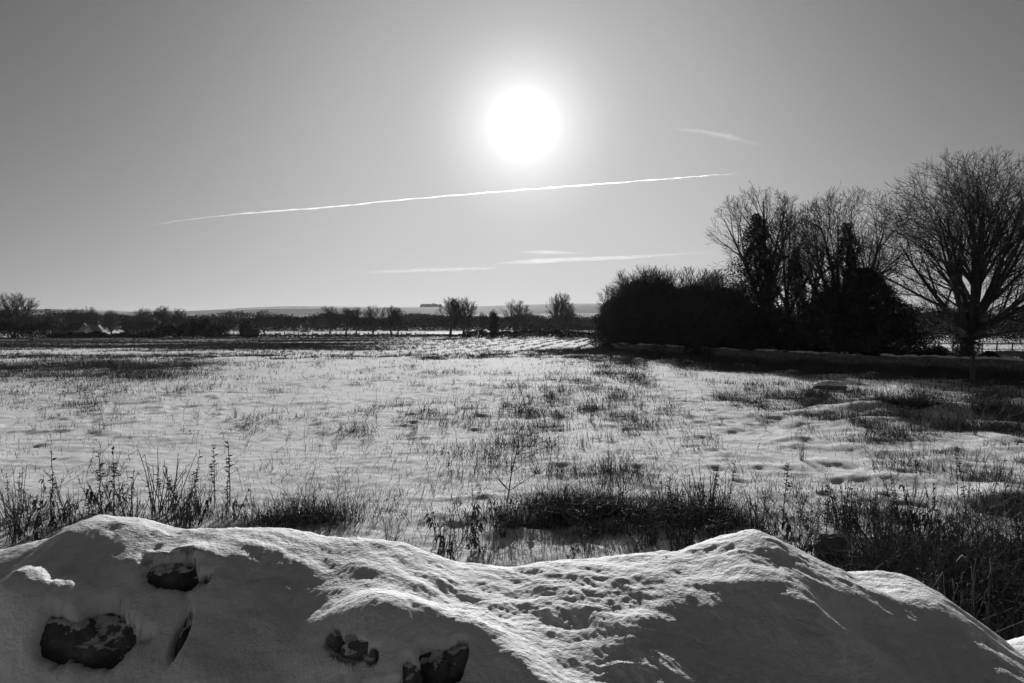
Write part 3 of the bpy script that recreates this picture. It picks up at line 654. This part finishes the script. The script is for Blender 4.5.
# wood belts far off: nobody could count their trees
hedge('woodland', [W(-200, 330), W(60, 320), W(250, 330)], 6.6, 14, 60000, 'dark belt of bare woodland behind the farm', .55, 7, .55, 'woodland', 'stuff', FARWOOD)
hedge('woodland', [W(240, 300), W(330, 310), W(450, 330), W(620, 360)], 5.6, 14, 70000, 'dark belt of bare woodland below the hills', .6, 8, .35, 'woodland', 'stuff', FARWOOD)
hedge('woodland', [W(860, 170), W(1000, 160), W(1200, 150)], 4.6, 8, 30000, 'dark woodland seen low through the right-hand trees', .4, 9, .4, 'woodland', 'stuff', FARWOOD)
hedge('woodland', [W(560, 420), W(760, 400), W(900, 380), W(1300, 300)], 6.0, 16, 46000, 'far belt of woodland behind the thicket', .7, 10, .4, 'woodland', 'stuff', FARWOOD)

# ------------------------------------------------------------------ hills
def hill(name, prof, Yc, depth, mat, label, seed):
    px = np.array([p[0] for p in prof], float); py = np.array([p[1] for p in prof], float)
    n, m = 260, 40; q = np.linspace(px[0], px[-1], n); top = np.interp(q, px, py); k = np.exp(-np.linspace(-2, 2, 9) ** 2); k /= k.sum(); top = np.convolve(np.pad(top, 4, mode='edge'), k, 'valid')
    v = np.linspace(0, 1, m); P = np.zeros((n, m, 3))
    for j in range(m):
        Yj = Yc - depth + depth * 2 * v[j]
        u = 1 - abs(v[j] * 2 - 1); sh = u * u * (3 - 2 * u)
        P[:, j, 0] = (q - 512) / F * Yc; P[:, j, 1] = Yj
        zt = EYE + (HOR - top) / F * Yc
        P[:, j, 2] = -3 + (zt + 3) * sh + 5 * fbm(P[:, j, 0] / 420, np.full(n, Yj) / 420, 3, seed) * sh * (1 - sh) * 4
    o = grid_mesh(name, P, mat); tag(o, label, None, None, 'structure')
hill('hill', [(-700, 312), (-300, 309), (0, 310), (40, 309), (90, 310), (150, 312), (200, 311), (240, 308.5), (290, 306), (340, 306.5), (400, 307.5), (450, 307), (500, 305.5), (560, 303.5), (600, 303.5), (700, 306), (900, 308), (1300, 306), (1700, 310)], 2500, 650, hill_mat('downs_fields', .0035, .006, .45, 3.1), 'low downland with hedged snowy fields', 3)
hill('hill', [(-700, 318), (0, 316), (200, 314), (260, 317), (400, 315), (520, 314), (640, 313), (900, 314), (1300, 314), (1700, 316)], 1500, 420, hill_mat('lower_fields', .005, .008, .5, 8.2), 'nearer rise of dark fields below the downs', 6)
# clumps of wood on the skyline
for px0, px1, h, lab in [(421, 441, 10, 'dark square clump of trees on the skyline above the roadside row'), (571, 594, 10, 'dark clump of trees on the skyline left of the thicket')]:
    Y = 2500; z0 = EYE + (HOR - 306) / F * Y
    g = np.random.default_rng(px0); n = 2600; x = (g.uniform(px0, px1, n) - 512) / F * Y
    C = np.stack([x, Y + g.uniform(-30, 30, n), z0 - 5 + h * g.uniform(0, 1, n) * (1 + .3 * pn(x / 14, x * 0, 3))], -1); b = MB(); leaves(b, C, 4.0, g)
    tag(b.build('skyline_wood', FARWOOD), lab, 'woodland', None, 'stuff')

# ------------------------------------------------------------------ farm buildings
def house(px, Y, w, d, eave, ridge, rz, label, roofmat, wallmat, name='farmhouse', chim=True, win=3, gy=0):
    x, y = W(px, Y); e = empty(name, (x, y, 0), rz); tag(e, label, 'building', 'farm buildings')
    b = MB()
    V = [(-w/2, -d/2, 0), (w/2, -d/2, 0), (w/2, d/2, 0), (-w/2, d/2, 0), (-w/2, -d/2, eave), (w/2, -d/2, eave), (w/2, d/2, eave), (-w/2, d/2, eave), (-w/2, 0, ridge), (w/2, 0, ridge)]
    b.add(V, [[0, 1, 5, 4], [2, 3, 7, 6], [1, 2, 6, 5], [3, 0, 4, 7]], [[5, 6, 9], [7, 4, 8]]); b.build('wall', wallmat, e)
    rf = MB(); o = .35; t = .14; sl = (ridge - eave) / (d / 2)
    for sg in (-1, 1):
        yo = sg * (d / 2 + o); zo = eave - o * sl
        rf.add([(-w/2 - o, yo, zo + .02), (w/2 + o, yo, zo + .02), (w/2 + o, 0, ridge + .02), (-w/2 - o, 0, ridge + .02), (-w/2 - o, yo, zo + t), (w/2 + o, yo, zo + t), (w/2 + o, 0, ridge + t + .02), (-w/2 - o, 0, ridge + t + .02)],
               [[0, 3, 2, 1], [4, 5, 6, 7], [0, 1, 5, 4], [1, 2, 6, 5], [3, 0, 4, 7]])
    r = rf.build('roof', roofmat, e)
    if chim:
        c = MB(); c.box((w * .3, 0, ridge + .4), (.6, .6, 1.1)); c.build('chimney', BRICK, r)
    for k in range(win):
        fx = -w / 2 + w * (k + .5) / win
        f = MB(); f.box((fx, -d / 2 - .03, eave * .55), (1.1, .08, 1.0)); q = f.build('window', RENDERW, e)
        f = MB(); f.box((fx, -d / 2 - .075, eave * .55), (.9, .02, .8)); f.build('pane', PANE, q)
house(70, 163, 5.0, 5, 1.5, 2.7, 0.1, 'low dark-roofed barn at the left farm', SLATE, WOOD, 'barn', False, 0)
house(94, 160, 1.9, 2.2, 1.5, 2.3, 1.05, 'small house with a pale sunlit roof slope in the left farm', ROOFPALE, RENDERW, 'farmhouse', True, 2)
house(145, 168, 6.0, 5, 1.6, 3.0, -0.15, 'long grey-roofed house seen between the farm trees', SLATE, BRICK, 'farmhouse', True, 3)
house(252, 157, 2.2, 2, .9, 1.5, .1, 'tiny shed beside the lone round tree', SLATE, WOOD, 'shed', False, 0)
house(305, 262, 2.4, 2.4, 1.8, 3.0, .7, 'distant small pale house behind the roadside row', SLATE, RENDERW, 'farmhouse', True, 1)

# ------------------------------------------------------------------ fences, posts, trough
def fence(pts, n, h, label, r=.07, rails=2):
    pts = np.array(pts, float); e = empty('post_and_rail_fence', (*pts[0], 0)); tag(e, label, 'fence')
    for k in range(n):
        f = k / (n - 1); p = pts[0] + (pts[-1] - pts[0]) * f - pts[0]
        b = MB(); hh = h * random.uniform(.85, 1.1); b.tube([(p[0], p[1], -.1), (p[0] + random.uniform(-.03, .03), p[1], hh * .6), (p[0] + random.uniform(-.05, .05), p[1], hh)], [r, r, r * .9], 6); b.build('post', WOOD, e)
    for q in range(rails):
        z = h * (.45 + .4 * q); d = pts[-1] - pts[0]; b = MB(); b.tube([(d[0] * f, d[1] * f, z + .02 * math.sin(f * 40)) for f in np.linspace(0, 1, 24)], [r * .4] * 24, 4); b.build('rail', WOOD, e)
fence([W(215, 157), W(425, 156)], 46, 0.95, 'line of dark posts between the field and the roadside snow', .11)
fence([W(884, 66), W(1075, 60)], 14, 1.1, 'wire-thin fence across the snow right of the tallest tree', .06)
# gatepost by the field wall
p = gpt(973, 384); b = MB(); b.tube([(0, 0, -.1), (.01, 0, .5), (0, .01, 1.12), (0, .01, 1.16)], [.105, .10, .095, .06], 8); o = b.build('gatepost', WOOD); o.location = (p[0], p[1], 0); tag(o, 'thick upright wooden post on the near side of the field wall', 'post')
# cattle trough beyond the wall
x, y = W(1008, 52); e = empty('water_trough', (x, y, 0.35), .05); tag(e, 'low dark trough on legs in the snow, right of the tallest tree', 'trough')
b = MB(); b.box((0, -.28, .16), (2.2, .04, .36)); b.box((0, .28, .16), (2.2, .04, .36)); b.box((-1.08, 0, .16), (.04, .52, .36)); b.box((1.08, 0, .16), (.04, .52, .36)); b.box((0, 0, 0), (2.12, .52, .04)); b.build('basin', WOOD, e)
for sx in (-.9, .9):
    b = MB(); b.box((sx, 0, -.2), (.1, .5, .36)); b.build('leg', WOOD, e)

# the field wall
def field_wall():
    ys = np.linspace(70, 26, 900); xs = wall_x(ys); k = np.ones(41) / 41; xs = np.convolve(np.pad(xs, 20, mode='edge'), k, 'valid')
    h = 0.78 + 0.07 * pn(ys / 2, ys * 0, 3) + 0.05 * pn(ys * 1.7, ys * 0, 4) + .04 * pn(ys * 4, ys * 0, 5)
    e = empty('field_wall', (float(xs[450]), float(ys[450]), 0)); ox, oy = xs[450], ys[450]; tag(e, 'long low dry stone wall running along the right of the field', 'wall')
    t = np.gradient(np.stack([xs, ys], 1), axis=0); t /= np.linalg.norm(t, axis=1, keepdims=True); nrm = np.stack([-t[:, 1], t[:, 0]], 1)
    prof = [(-.34, -.1)] + [(-.34 + .10 * f, f) for f in np.linspace(0.05, .97, 12)] + [(-.1, 1.0), (.1, 1.0)] + [(.24 + .1 * (1 - f), f) for f in np.linspace(.97, .05, 6)]
    P = np.zeros((900, len(prof), 3)); s = np.concatenate([[0], np.cumsum(np.hypot(np.diff(xs), np.diff(ys)))])
    for j, (o, f) in enumerate(prof):
        row = int(f * 6); st = np.floor((s + row * .37) / .33); off = o + .055 * np.sin(st * 12.9898 + row * 78.2) * (1 if o < 0 else -1) + .015 * pn(s * 6, s * 0 + f * 9, 7)
        P[:, j, 0] = xs + nrm[:, 0] * -off - ox; P[:, j, 1] = ys + nrm[:, 1] * -off - oy; P[:, j, 2] = h * f
    g = grid_mesh('stonework', P, FIELDSTONE, None, e); g.data.polygons.foreach_set('use_smooth', np.zeros(len(g.data.polygons), bool))
    # snow cap, broken
    cap = MB(); run = (pn(s / 2.5, s * 0, 12) + .5 * pn(s / .7, s * 0, 13)) > -.3
    a = [(-.27, 0), (-.24, .05), (-.1, .085), (.1, .08), (.22, .04), (.25, 0)]
    th = 0.8 + .9 * np.abs(pn(s / .5, s * 0, 14))
    C = np.zeros((900, 6, 3))
    for j, (o, z) in enumerate(a):
        C[:, j, 0] = xs + nrm[:, 0] * -o - ox; C[:, j, 1] = ys + nrm[:, 1] * -o - oy; C[:, j, 2] = h + .012 + z * th * (.55 + .9 * np.abs(pn(s / 1.4, s * 0, 15)))
    i = np.where(run[:-1])[0][:, None] * 6; j = np.arange(5)[None, :]
    cap.add(C.reshape(-1, 3), np.stack([i + j, i + 6 + j, i + 7 + j, i + j + 1], -1).reshape(-1, 4)); cap.build('snow_cap', SNOWFAR, e, True)
field_wall()

# snow-topped stones in the field
def snow_stone(px, py, r, label, seed, cap=.06):
    x, y = gpt(px, py); z = float(gz(x, y)); e = empty('field_stone', (x, y, z)); tag(e, label, 'stone')
    b = MB(); rock_mesh(b, (0, 0, r[2] * .5), r, seed); b.build('stone', STONE, e)
    if cap is None: return
    b = MB(); rock_mesh(b, (0, 0, r[2] * 1.25), (r[0] * .98, r[1] * 1.0, r[2] * .45 + cap), seed + 3); b.build('snow_cap', SNOW, e, True)
snow_stone(831, 389, (.62, .3, .14), 'long flat snow-topped stone lying before the field wall', 5)
snow_stone(832, 561, (.17, .14, .15), 'dark block of stone in the tall weeds behind the right snow mound', 9, None)

# ------------------------------------------------------------------ dead growth
def blades(b, X, Y, Z, H, Wd, lean, g, seg=2):
    """bent flat blades; all arrays of length n"""
    n = len(X); az = g.uniform(0, 2 * math.pi, n); fx = np.cos(az) * Wd / 2; fy = np.sin(az) * Wd / 2
    la = g.uniform(0, 2 * math.pi, n); dx = np.cos(la) * lean * H; dy = np.sin(la) * lean * H
    rows = []
    for k in range(seg + 1):
        f = k / seg; c = f * f; w = 1 - .75 * f
        zz = Z + H * (f - .35 * lean * c)
        rows.append(np.stack([X + dx * c - fx * w, Y + dy * c - fy * w, zz], -1)); rows.append(np.stack([X + dx * c + fx * w, Y + dy * c + fy * w, zz], -1))
    V = np.stack(rows, 1); m = 2 * (seg + 1); base = np.arange(n)[:, None] * m
    Q = np.concatenate([base + np.array([2 * k, 2 * k + 1, 2 * k + 3, 2 * k + 2])[None, :] for k in range(seg)])
    b.add(V.reshape(-1, 3), Q)
def scatter(n, y0, y1, g, half=0.72):
    y = y0 * np.exp(g.uniform(0, 1, n) * math.log(y1 / y0)); x = g.uniform(-1, 1, n) * half * y; return x, y
def build_growth():
    g = np.random.default_rng(99)
    # near and middle grass tufts (uncountable)
    b = MB()
    x, y = scatter(210000, 5.0, 66, g); d = veg(x, y); keep = g.random(len(x)) < np.clip(d - .13, 0, 1) ** 1.8 * np.where(y < 12.5, 1.0, 1.8); x = x[keep]; y = y[keep]; d = d[keep]
    nb = 5; X = np.repeat(x, nb) + g.normal(0, .06, len(x) * nb) * (1 + np.repeat(y, nb) / 25); Y = np.repeat(y, nb) + g.normal(0, .05, len(x) * nb) * (1 + np.repeat(y, nb) / 25)
    D = np.repeat(d, nb); n = len(X)
    H = g.gamma(3.0, .055, n) * (.5 + 1.3 * D); lean = g.uniform(.1, 1.5, n)
    wd = np.clip(.0045 + .00042 * Y, .005, .024)
    blades(b, X, Y, gz(X, Y) - .01, H, wd, lean, g)
    tag(b.build('dead_grass', STRAW), 'matted dead grass poking through the snow across the field', 'grass', None, 'stuff')
    # thin upright stalks everywhere
    b = MB(); x, y = scatter(150000, 7, 66, g); d = veg(x, y); keep = g.random(len(x)) < .02 + .12 * d + 1.0 * np.clip(d - .25, 0, 1) + .05 * (pn(x / 1.5, y / 2, 77) > .25); x = x[keep]; y = y[keep]
    nb = 2; X = np.repeat(x, nb) + g.normal(0, .08, len(x) * nb); Y = np.repeat(y, nb) + g.normal(0, .08, len(x) * nb); n = len(X)
    blades(b, X, Y, gz(X, Y) - .01, g.gamma(1.6, .055, n) + .02, np.clip(.003 + .0003 * Y, .004, .018), g.uniform(0, .7, n), g)
    tag(b.build('stubble', STEM), 'thin upright stubble stalks scattered over the snow', 'stubble', None, 'stuff')
    # far stubble lumps
    b = MB(); x, y = scatter(300000, 55, 172, g, .9); d = veg(x, y); keep = (y < 150) & (g.random(len(x)) < np.clip(d - .12, 0, 1) ** 1.6); x = x[keep]; y = y[keep]
    n = len(x); nb = 4; X = np.repeat(x, nb) + g.normal(0, .12, n * nb); Y = np.repeat(y, nb) + g.normal(0, .12, n * nb)
    blades(b, X, Y, gz(X, Y) - .02, g.uniform(.06, .26, n * nb), np.full(n * nb, .045), g.uniform(.1, .8, n * nb), g, 1)
    # tufts standing in the old crop rows
    for k in range(-30, 40):
        yy = np.arange(60, 148, 1.1) + g.uniform(-.4, .4, 80); xx = k * 2.1 + .16 * yy + g.normal(0, .15, len(yy))
        kp = (g.random(len(yy)) < .42 + .35 * pn(xx / 5, yy / 9, 55)) & (xx > -26) & (xx < 26) & (xx < np.where(yy > 74, 30, wall_x(yy) - 3)) & (np.abs(xx / yy) < .7); xx = xx[kp]; yy = yy[kp]; nb = 16
        X = np.repeat(xx, nb) + g.normal(0, .13, len(xx) * nb); Y = np.repeat(yy, nb) + g.normal(0, .13, len(xx) * nb)
        blades(b, X, Y, gz(X, Y) - .02, g.uniform(.08, .30, len(X)), np.full(len(X), .05), g.uniform(.1, .9, len(X)), g, 1)
    tag(b.build('crop_stubble', STEM), 'rows and patches of dark crop stubble in the far field', 'stubble', None, 'stuff')
    # rank growth along the wall foot
    b = MB(); n = 130000; y = g.uniform(24, 74, n); dw = g.exponential(3.2, n) + .3; x = wall_x(y) - dw; keep = (g.random(n) < .30 + 1.3 * pn(x / 1.2, y / 1.6, 5) + .3 * (dw < 1.0)) & (dw < 13); x = x[keep]; y = y[keep]; n = len(x)
    blades(b, x, y, gz(x, y) - .02, g.uniform(.10, .5, n) * np.clip(1.3 - .10 * (wall_x(y) - x), .3, 1.2), np.full(n, .02), g.uniform(.1, 1.3, n), g)
    tag(b.build('wall_foot_grass', STRAW), 'rank dead grass along the foot of the field wall', 'grass', None, 'stuff')
    # tangled tall growth in the three near bands
    b = MB(); x, y = scatter(90000, 5.2, 12.5, g, .8); d = veg(x, y); keep = g.random(len(x)) < np.clip(d - .38, 0, 1) ** 1.2 * (.12 + 1.3 * np.clip(.2 + pn(x / .35, y / .35, 78), 0, 1)); x = x[keep]; y = y[keep]; n = len(x)
    hh = g.gamma(2.0, .16, n) + .05; hh = hh * np.where((x > 2.6) | (x < -3), 1.25, 1.0)
    blades(b, x, y, gz(x, y) - .02, hh, g.uniform(.005, .012, n), g.uniform(.03, 1.2, n), g, 3)
    tag(b.build('tangled_weeds', STEM), 'tangled dark weeds in the bands just behind the near wall', 'weeds', None, 'stuff')
build_growth()

def weed_proto(kind, seed):
    g = random.Random(seed); b = MB(); H = 1.0
    def stem(p, d, L, r, n=6, w=.06):
        P = [np.array(p, float)]; d = unit(np.array(d, float))
        for k in range(n): d = unit(d + np.array([g.gauss(0, w), g.gauss(0, w), .03])); P.append(P[-1] + d * L / n)
        b.tube(P, np.linspace(r, r * .45, n + 1), 4); return P
    if kind == 'stalk':                    # straight stem with clinging seed heads
        P = stem((0, 0, -.03), (g.gauss(0, .06), g.gauss(0, .06), 1), H, .0065, 10, .045)
        for k in range(26):
            i = g.randint(4, 9); q = P[i] + (P[i + 1] - P[i]) * g.random(); s = g.uniform(.012, .03)
            a = unit(np.array([g.gauss(0, 1), g.gauss(0, 1), g.gauss(.6, .6)]))
            b.tube([q, q + a * s, q + a * s * 2.0], [.003, s * .38, .002], 4)
        for k in range(5):
            i = g.randint(2, 8); stem(P[i], (g.gauss(0, 1), g.gauss(0, 1), 1.2), g.uniform(.1, .25), .003, 3, .15)
    elif kind == 'branchy':                # much-forked dead plant
        P = stem((0, 0, -.03), (g.gauss(0, .1), g.gauss(0, .1), 1), H * .9, .007, 8, .07)
        for k in range(11):
            i = g.randint(2, 7); Q = stem(P[i], (g.gauss(0, 1), g.gauss(0, 1), g.uniform(.6, 1.4)), g.uniform(.2, .42), .0042, 5, .12)
            for m in range(4):
                j = g.randint(1, 4); stem(Q[j], (g.gauss(0, 1), g.gauss(0, 1), .8), g.uniform(.06, .16), .0026, 3, .2)
                a = Q[-1]; b.tube([a, a + np.array([0, 0, .012]), a + np.array([0, 0, .026])], [.003, .008, .002], 4)
    elif kind == 'fan':                    # clump of stiff stems fanning from the ground
        for k in range(17):
            a = g.uniform(0, 6.28); s = g.uniform(.05, .45); P = stem((g.gauss(0, .05), g.gauss(0, .05), -.03), (math.cos(a) * s, math.sin(a) * s, 1), H * g.uniform(.4, 1), .006, 6, .05)
            if g.random() < .5: stem(P[3], (g.gauss(0, 1), g.gauss(0, 1), 1), g.uniform(.1, .25), .0035, 3, .15)
            if g.random() < .35:            # a snapped tip hanging over
                q = P[-1]; b.tube([q, q + np.array([g.gauss(0, .05), g.gauss(0, .05), -.06]), q + np.array([g.gauss(0, .08), g.gauss(0, .08), -.16])], [.004, .003, .002], 4)
    elif kind == 'curled':                 # dock-like, with shrivelled leaves
        for c in range(4):
            P = stem((g.gauss(0, .04), g.gauss(0, .04), -.03), (g.gauss(0, .15), g.gauss(0, .15), 1), H * g.uniform(.55, 1), .0065, 8, .07)
            for k in range(9):
                i = g.randint(1, 7); q = P[i]; a = unit(np.array([g.gauss(0, 1), g.gauss(0, 1), g.gauss(0, .5)])); L = g.uniform(.05, .12); dn = np.array([0, 0, -1.0])
                c1 = q + a * L * .6 + np.array([0, 0, .02]); c2 = q + a * L + dn * L * .7; w = unit(np.cross(a, dn)) * L * .16
                b.add([q, c1 - w, c1 + w, c2 - w * .6, c2 + w * .6, c2 + dn * L * .3], [[1, 2, 4, 3]], [[0, 2, 1], [3, 4, 5]])
    return b
KINDS = ['stalk', 'stalk', 'stalk', 'branchy', 'branchy', 'fan', 'fan', 'curled', 'curled']
protos = [None] * len(KINDS); pb = [weed_proto(k, 300 + i) for i, k in enumerate(KINDS)]
NAMES = {'stalk': 'seed_stalk', 'branchy': 'branching_weed', 'fan': 'weed_clump', 'curled': 'dock_plant'}
def weed(k, x, y, h, label, group=None, lean=0.0, w=1.35):
    z = float(gz(x, y))
    if protos[k] is None: o = pb[k].build(NAMES[KINDS[k]], STEM); protos[k] = o
    else: o = protos[k].copy(); COL.objects.link(o)
    o.location = (x, y, z - .02); o.rotation_euler = (random.gauss(0, .08) + lean * .3, lean, random.uniform(0, 6.28)); s = h * w; o.scale = (s, s, h)
    for q in ('label', 'category', 'group'):
        if q in o: del o[q]
    tag(o, label, 'weed', group); return o
# individually recognisable plants: (kind, px, base py, top py, label)
special = [(1, 50, 522, 452, 'single bare seed stalk standing highest at the far left of the near weeds'),
 (0, 100, 522, 450, 'tall seed stalk leaning left in the left band of weeds'), (2, 112, 522, 444, 'tallest seed stalk right of the leaning one in the left band'),
 (5, 160, 512, 440, 'dark clump of stems with a tall middle stem in the left band'), (1, 190, 505, 448, 'seed stalk just right of the dark stem clump'),
 (0, 213, 508, 440, 'pair-topped seed stalk on open snow at the right of the left band'), (2, 229, 505, 436, 'straight seed stalk with a thick head at the right end of the left band'),
 (8, 175, 510, 470, 'shrivelled dock at the foot of the stem clump'), (3, 335, 500, 462, 'forked little weed alone on snow, left of the centre'),
 (4, 506, 515, 438, 'tall forked dead sapling rising from the dark centre patch'), (6, 707, 530, 462, 'black fan of stiff stems right of the centre patch'),
 (6, 712, 540, 490, 'lower fan of stems before the black fan'), (3, 780, 525, 490, 'little branching weed standing on snow right of the black fan'),
 (0, 960, 500, 446, 'tall seed stalk with side tufts on the right-hand snow'), (1, 997, 500, 462, 'thin seed stalk near the right edge on the snow'),
 (2, 917, 500, 470, 'short seed stalk left of the tall tufted one'), (4, 862, 520, 478, 'branching weed at the head of the right weed bed'),
 (3, 445, 468, 440, 'small forked weed on the middle snow'), (5, 608, 478, 455, 'low tuft of stems on the snow mound beyond the centre patch'),
 (3, 640, 540, 500, 'branching weed at the right end of the centre patch'), (7, 480, 560, 520, 'curled dock at the near left foot of the centre patch')]
for k, px, by, ty, lab in special:
    x, y = gpt(px, by); h = (by - ty) / F * y * 1.02
    weed(k, x, y, h, lab, w=1.7 if h < .6 else 1.45)
def band(n, boxes, hrange, label, group, kinds, seed):
    g = random.Random(seed)
    for i in range(n):
        x0, x1, y0, y1 = g.choice(boxes); x, y = gpt(g.uniform(x0, x1), g.uniform(y0, y1))
        weed(g.choice(kinds), x, y, g.uniform(*hrange), label, group, g.gauss(0, .1))
band(56, [(-10, 240, 505, 535), (0, 200, 515, 545)], (.22, .75), 'dry brown weed among many alike in the left band behind the wall', 'weeds of the left near band', [0, 1, 2, 3, 5, 7, 8], 1)
band(22, [(245, 330, 520, 545), (340, 400, 535, 560)], (.15, .42), 'short dry weed among several alike between the left band and the centre patch', 'weeds left of the centre patch', [1, 3, 5, 7], 2)
band(56, [(430, 660, 525, 575), (640, 760, 520, 560)], (.3, .75), 'dry weed among many alike in the dark centre patch', 'weeds of the centre patch', [0, 3, 4, 5, 7, 8], 3)
band(130, [(760, 900, 520, 580), (850, 1030, 520, 600), (930, 1040, 580, 670)], (.3, .85), 'dark weed among many alike in the right weed bed below the snow', 'weeds of the right near bed', [0, 1, 2, 3, 4, 5, 6, 7, 8], 4)
band(130, [(30, 1000, 400, 480), (100, 1000, 385, 440)], (.15, .5), 'small dry weed among many alike on the middle snow', 'weeds scattered on the middle snow', [1, 3, 4, 5], 5)

# ------------------------------------------------------------------ contrail and thin clouds (volumes of ice, far outside the haze)
def cloud_mat(name, dens, aniso=0.75):
    m = bpy.data.materials.new(name); m.use_nodes = True; nt = m.node_tree; nt.nodes.clear()
    v = nt.nodes.new('ShaderNodeVolumePrincipled'); v.inputs['Color'].default_value = (1, 1, 1, 1); v.inputs['Density'].default_value = dens; v.inputs['Anisotropy'].default_value = aniso
    o = nt.nodes.new('ShaderNodeOutputMaterial'); nt.links.new(v.outputs[0], o.inputs['Volume']); return m
def sky_ribbon(name, pts, rads, D, mat, label, cat, flat=1.0, seed=1):
    n = 300; px = np.interp(np.linspace(0, 1, n), np.linspace(0, 1, len(pts)), [p[0] for p in pts]); py = np.interp(px, [p[0] for p in pts], [p[1] for p in pts])
    k = np.ones(9) / 9; py = np.convolve(np.pad(py, 4, mode='edge'), k, 'valid') + .55 * pn(np.arange(n) / 9, np.zeros(n), seed + 5) + .2 * pn(np.arange(n) / 3, np.zeros(n), seed + 6)
    P = np.array([at(a, b_, D) for a, b_ in zip(px, py)]); r = np.interp(np.linspace(0, 1, n), np.linspace(0, 1, len(rads)), rads) * D / F * (1 + .5 * fbm(np.arange(n) / 5, np.zeros(n), 3, seed))
    b = MB(); b.tube(P, np.maximum(r, .5), 12); v = b.v[0].reshape(n, 12, 3); v[:, :, 2] = P[:, None, 2] + (v[:, :, 2] - P[:, None, 2]) * flat
    o = b.build(name, mat); tag(o, label, cat, None, 'stuff'); return o
sky_ribbon('contrail', [(128, 229), (190, 219), (250, 213), (320, 208), (400, 200), (480, 193), (560, 187), (640, 181), (700, 176), (745, 173)], [.1, .45, .6, .65, .6, .7, .75, .65, .5, .1], 20000, cloud_mat('contrail_ice', .0045), 'long thin white contrail slanting across the sky below the sun', 'contrail')
cm = cloud_mat('thin_cloud_ice', .00032)
sky_ribbon('wispy_cloud', [(330, 274), (400, 271), (460, 269), (530, 267)], [.2, 1.6, 1.4, .2], 16000, cm, 'faint flat streak of cloud low left of centre', 'cloud', 1, 2)
sky_ribbon('wispy_cloud', [(480, 264), (560, 260), (640, 257), (745, 249)], [.2, 2.4, 2.2, 1.4, .2], 16000, cm, 'long pale streak of cloud reaching the thicket', 'cloud', 1, 3)
sky_ribbon('wispy_cloud', [(510, 252), (545, 252), (590, 254)], [.2, 2.0, .2], 16000, cm, 'short bright wisp above the long pale streak', 'cloud', 1, 4)
sky_ribbon('wispy_cloud', [(655, 128), (700, 131), (730, 137), (765, 147)], [.2, 2.0, 3.0, .2], 16000, cloud_mat('high_wisp_ice', .00018), 'faint high wisp right of the sun', 'cloud', 1, 5)

# ------------------------------------------------------------------ haze
def build_haze():
    m = bpy.data.materials.new('haze_air'); m.use_nodes = True; nt = m.node_tree; nt.nodes.clear()
    v = nt.nodes.new('ShaderNodeVolumePrincipled'); v.inputs['Color'].default_value = (.95, .95, .95, 1); v.inputs['Density'].default_value = HAZE; v.inputs['Anisotropy'].default_value = .3
    o = nt.nodes.new('ShaderNodeOutputMaterial'); nt.links.new(v.outputs[0], o.inputs['Volume'])
    b = MB(); b.box((0, 1600, 37), (11000, 4400, 90)); h = b.build('haze', m); tag(h, 'thin winter haze paling the far hills', 'haze', None, 'stuff')
HAZE = 0.5e-4
build_haze()
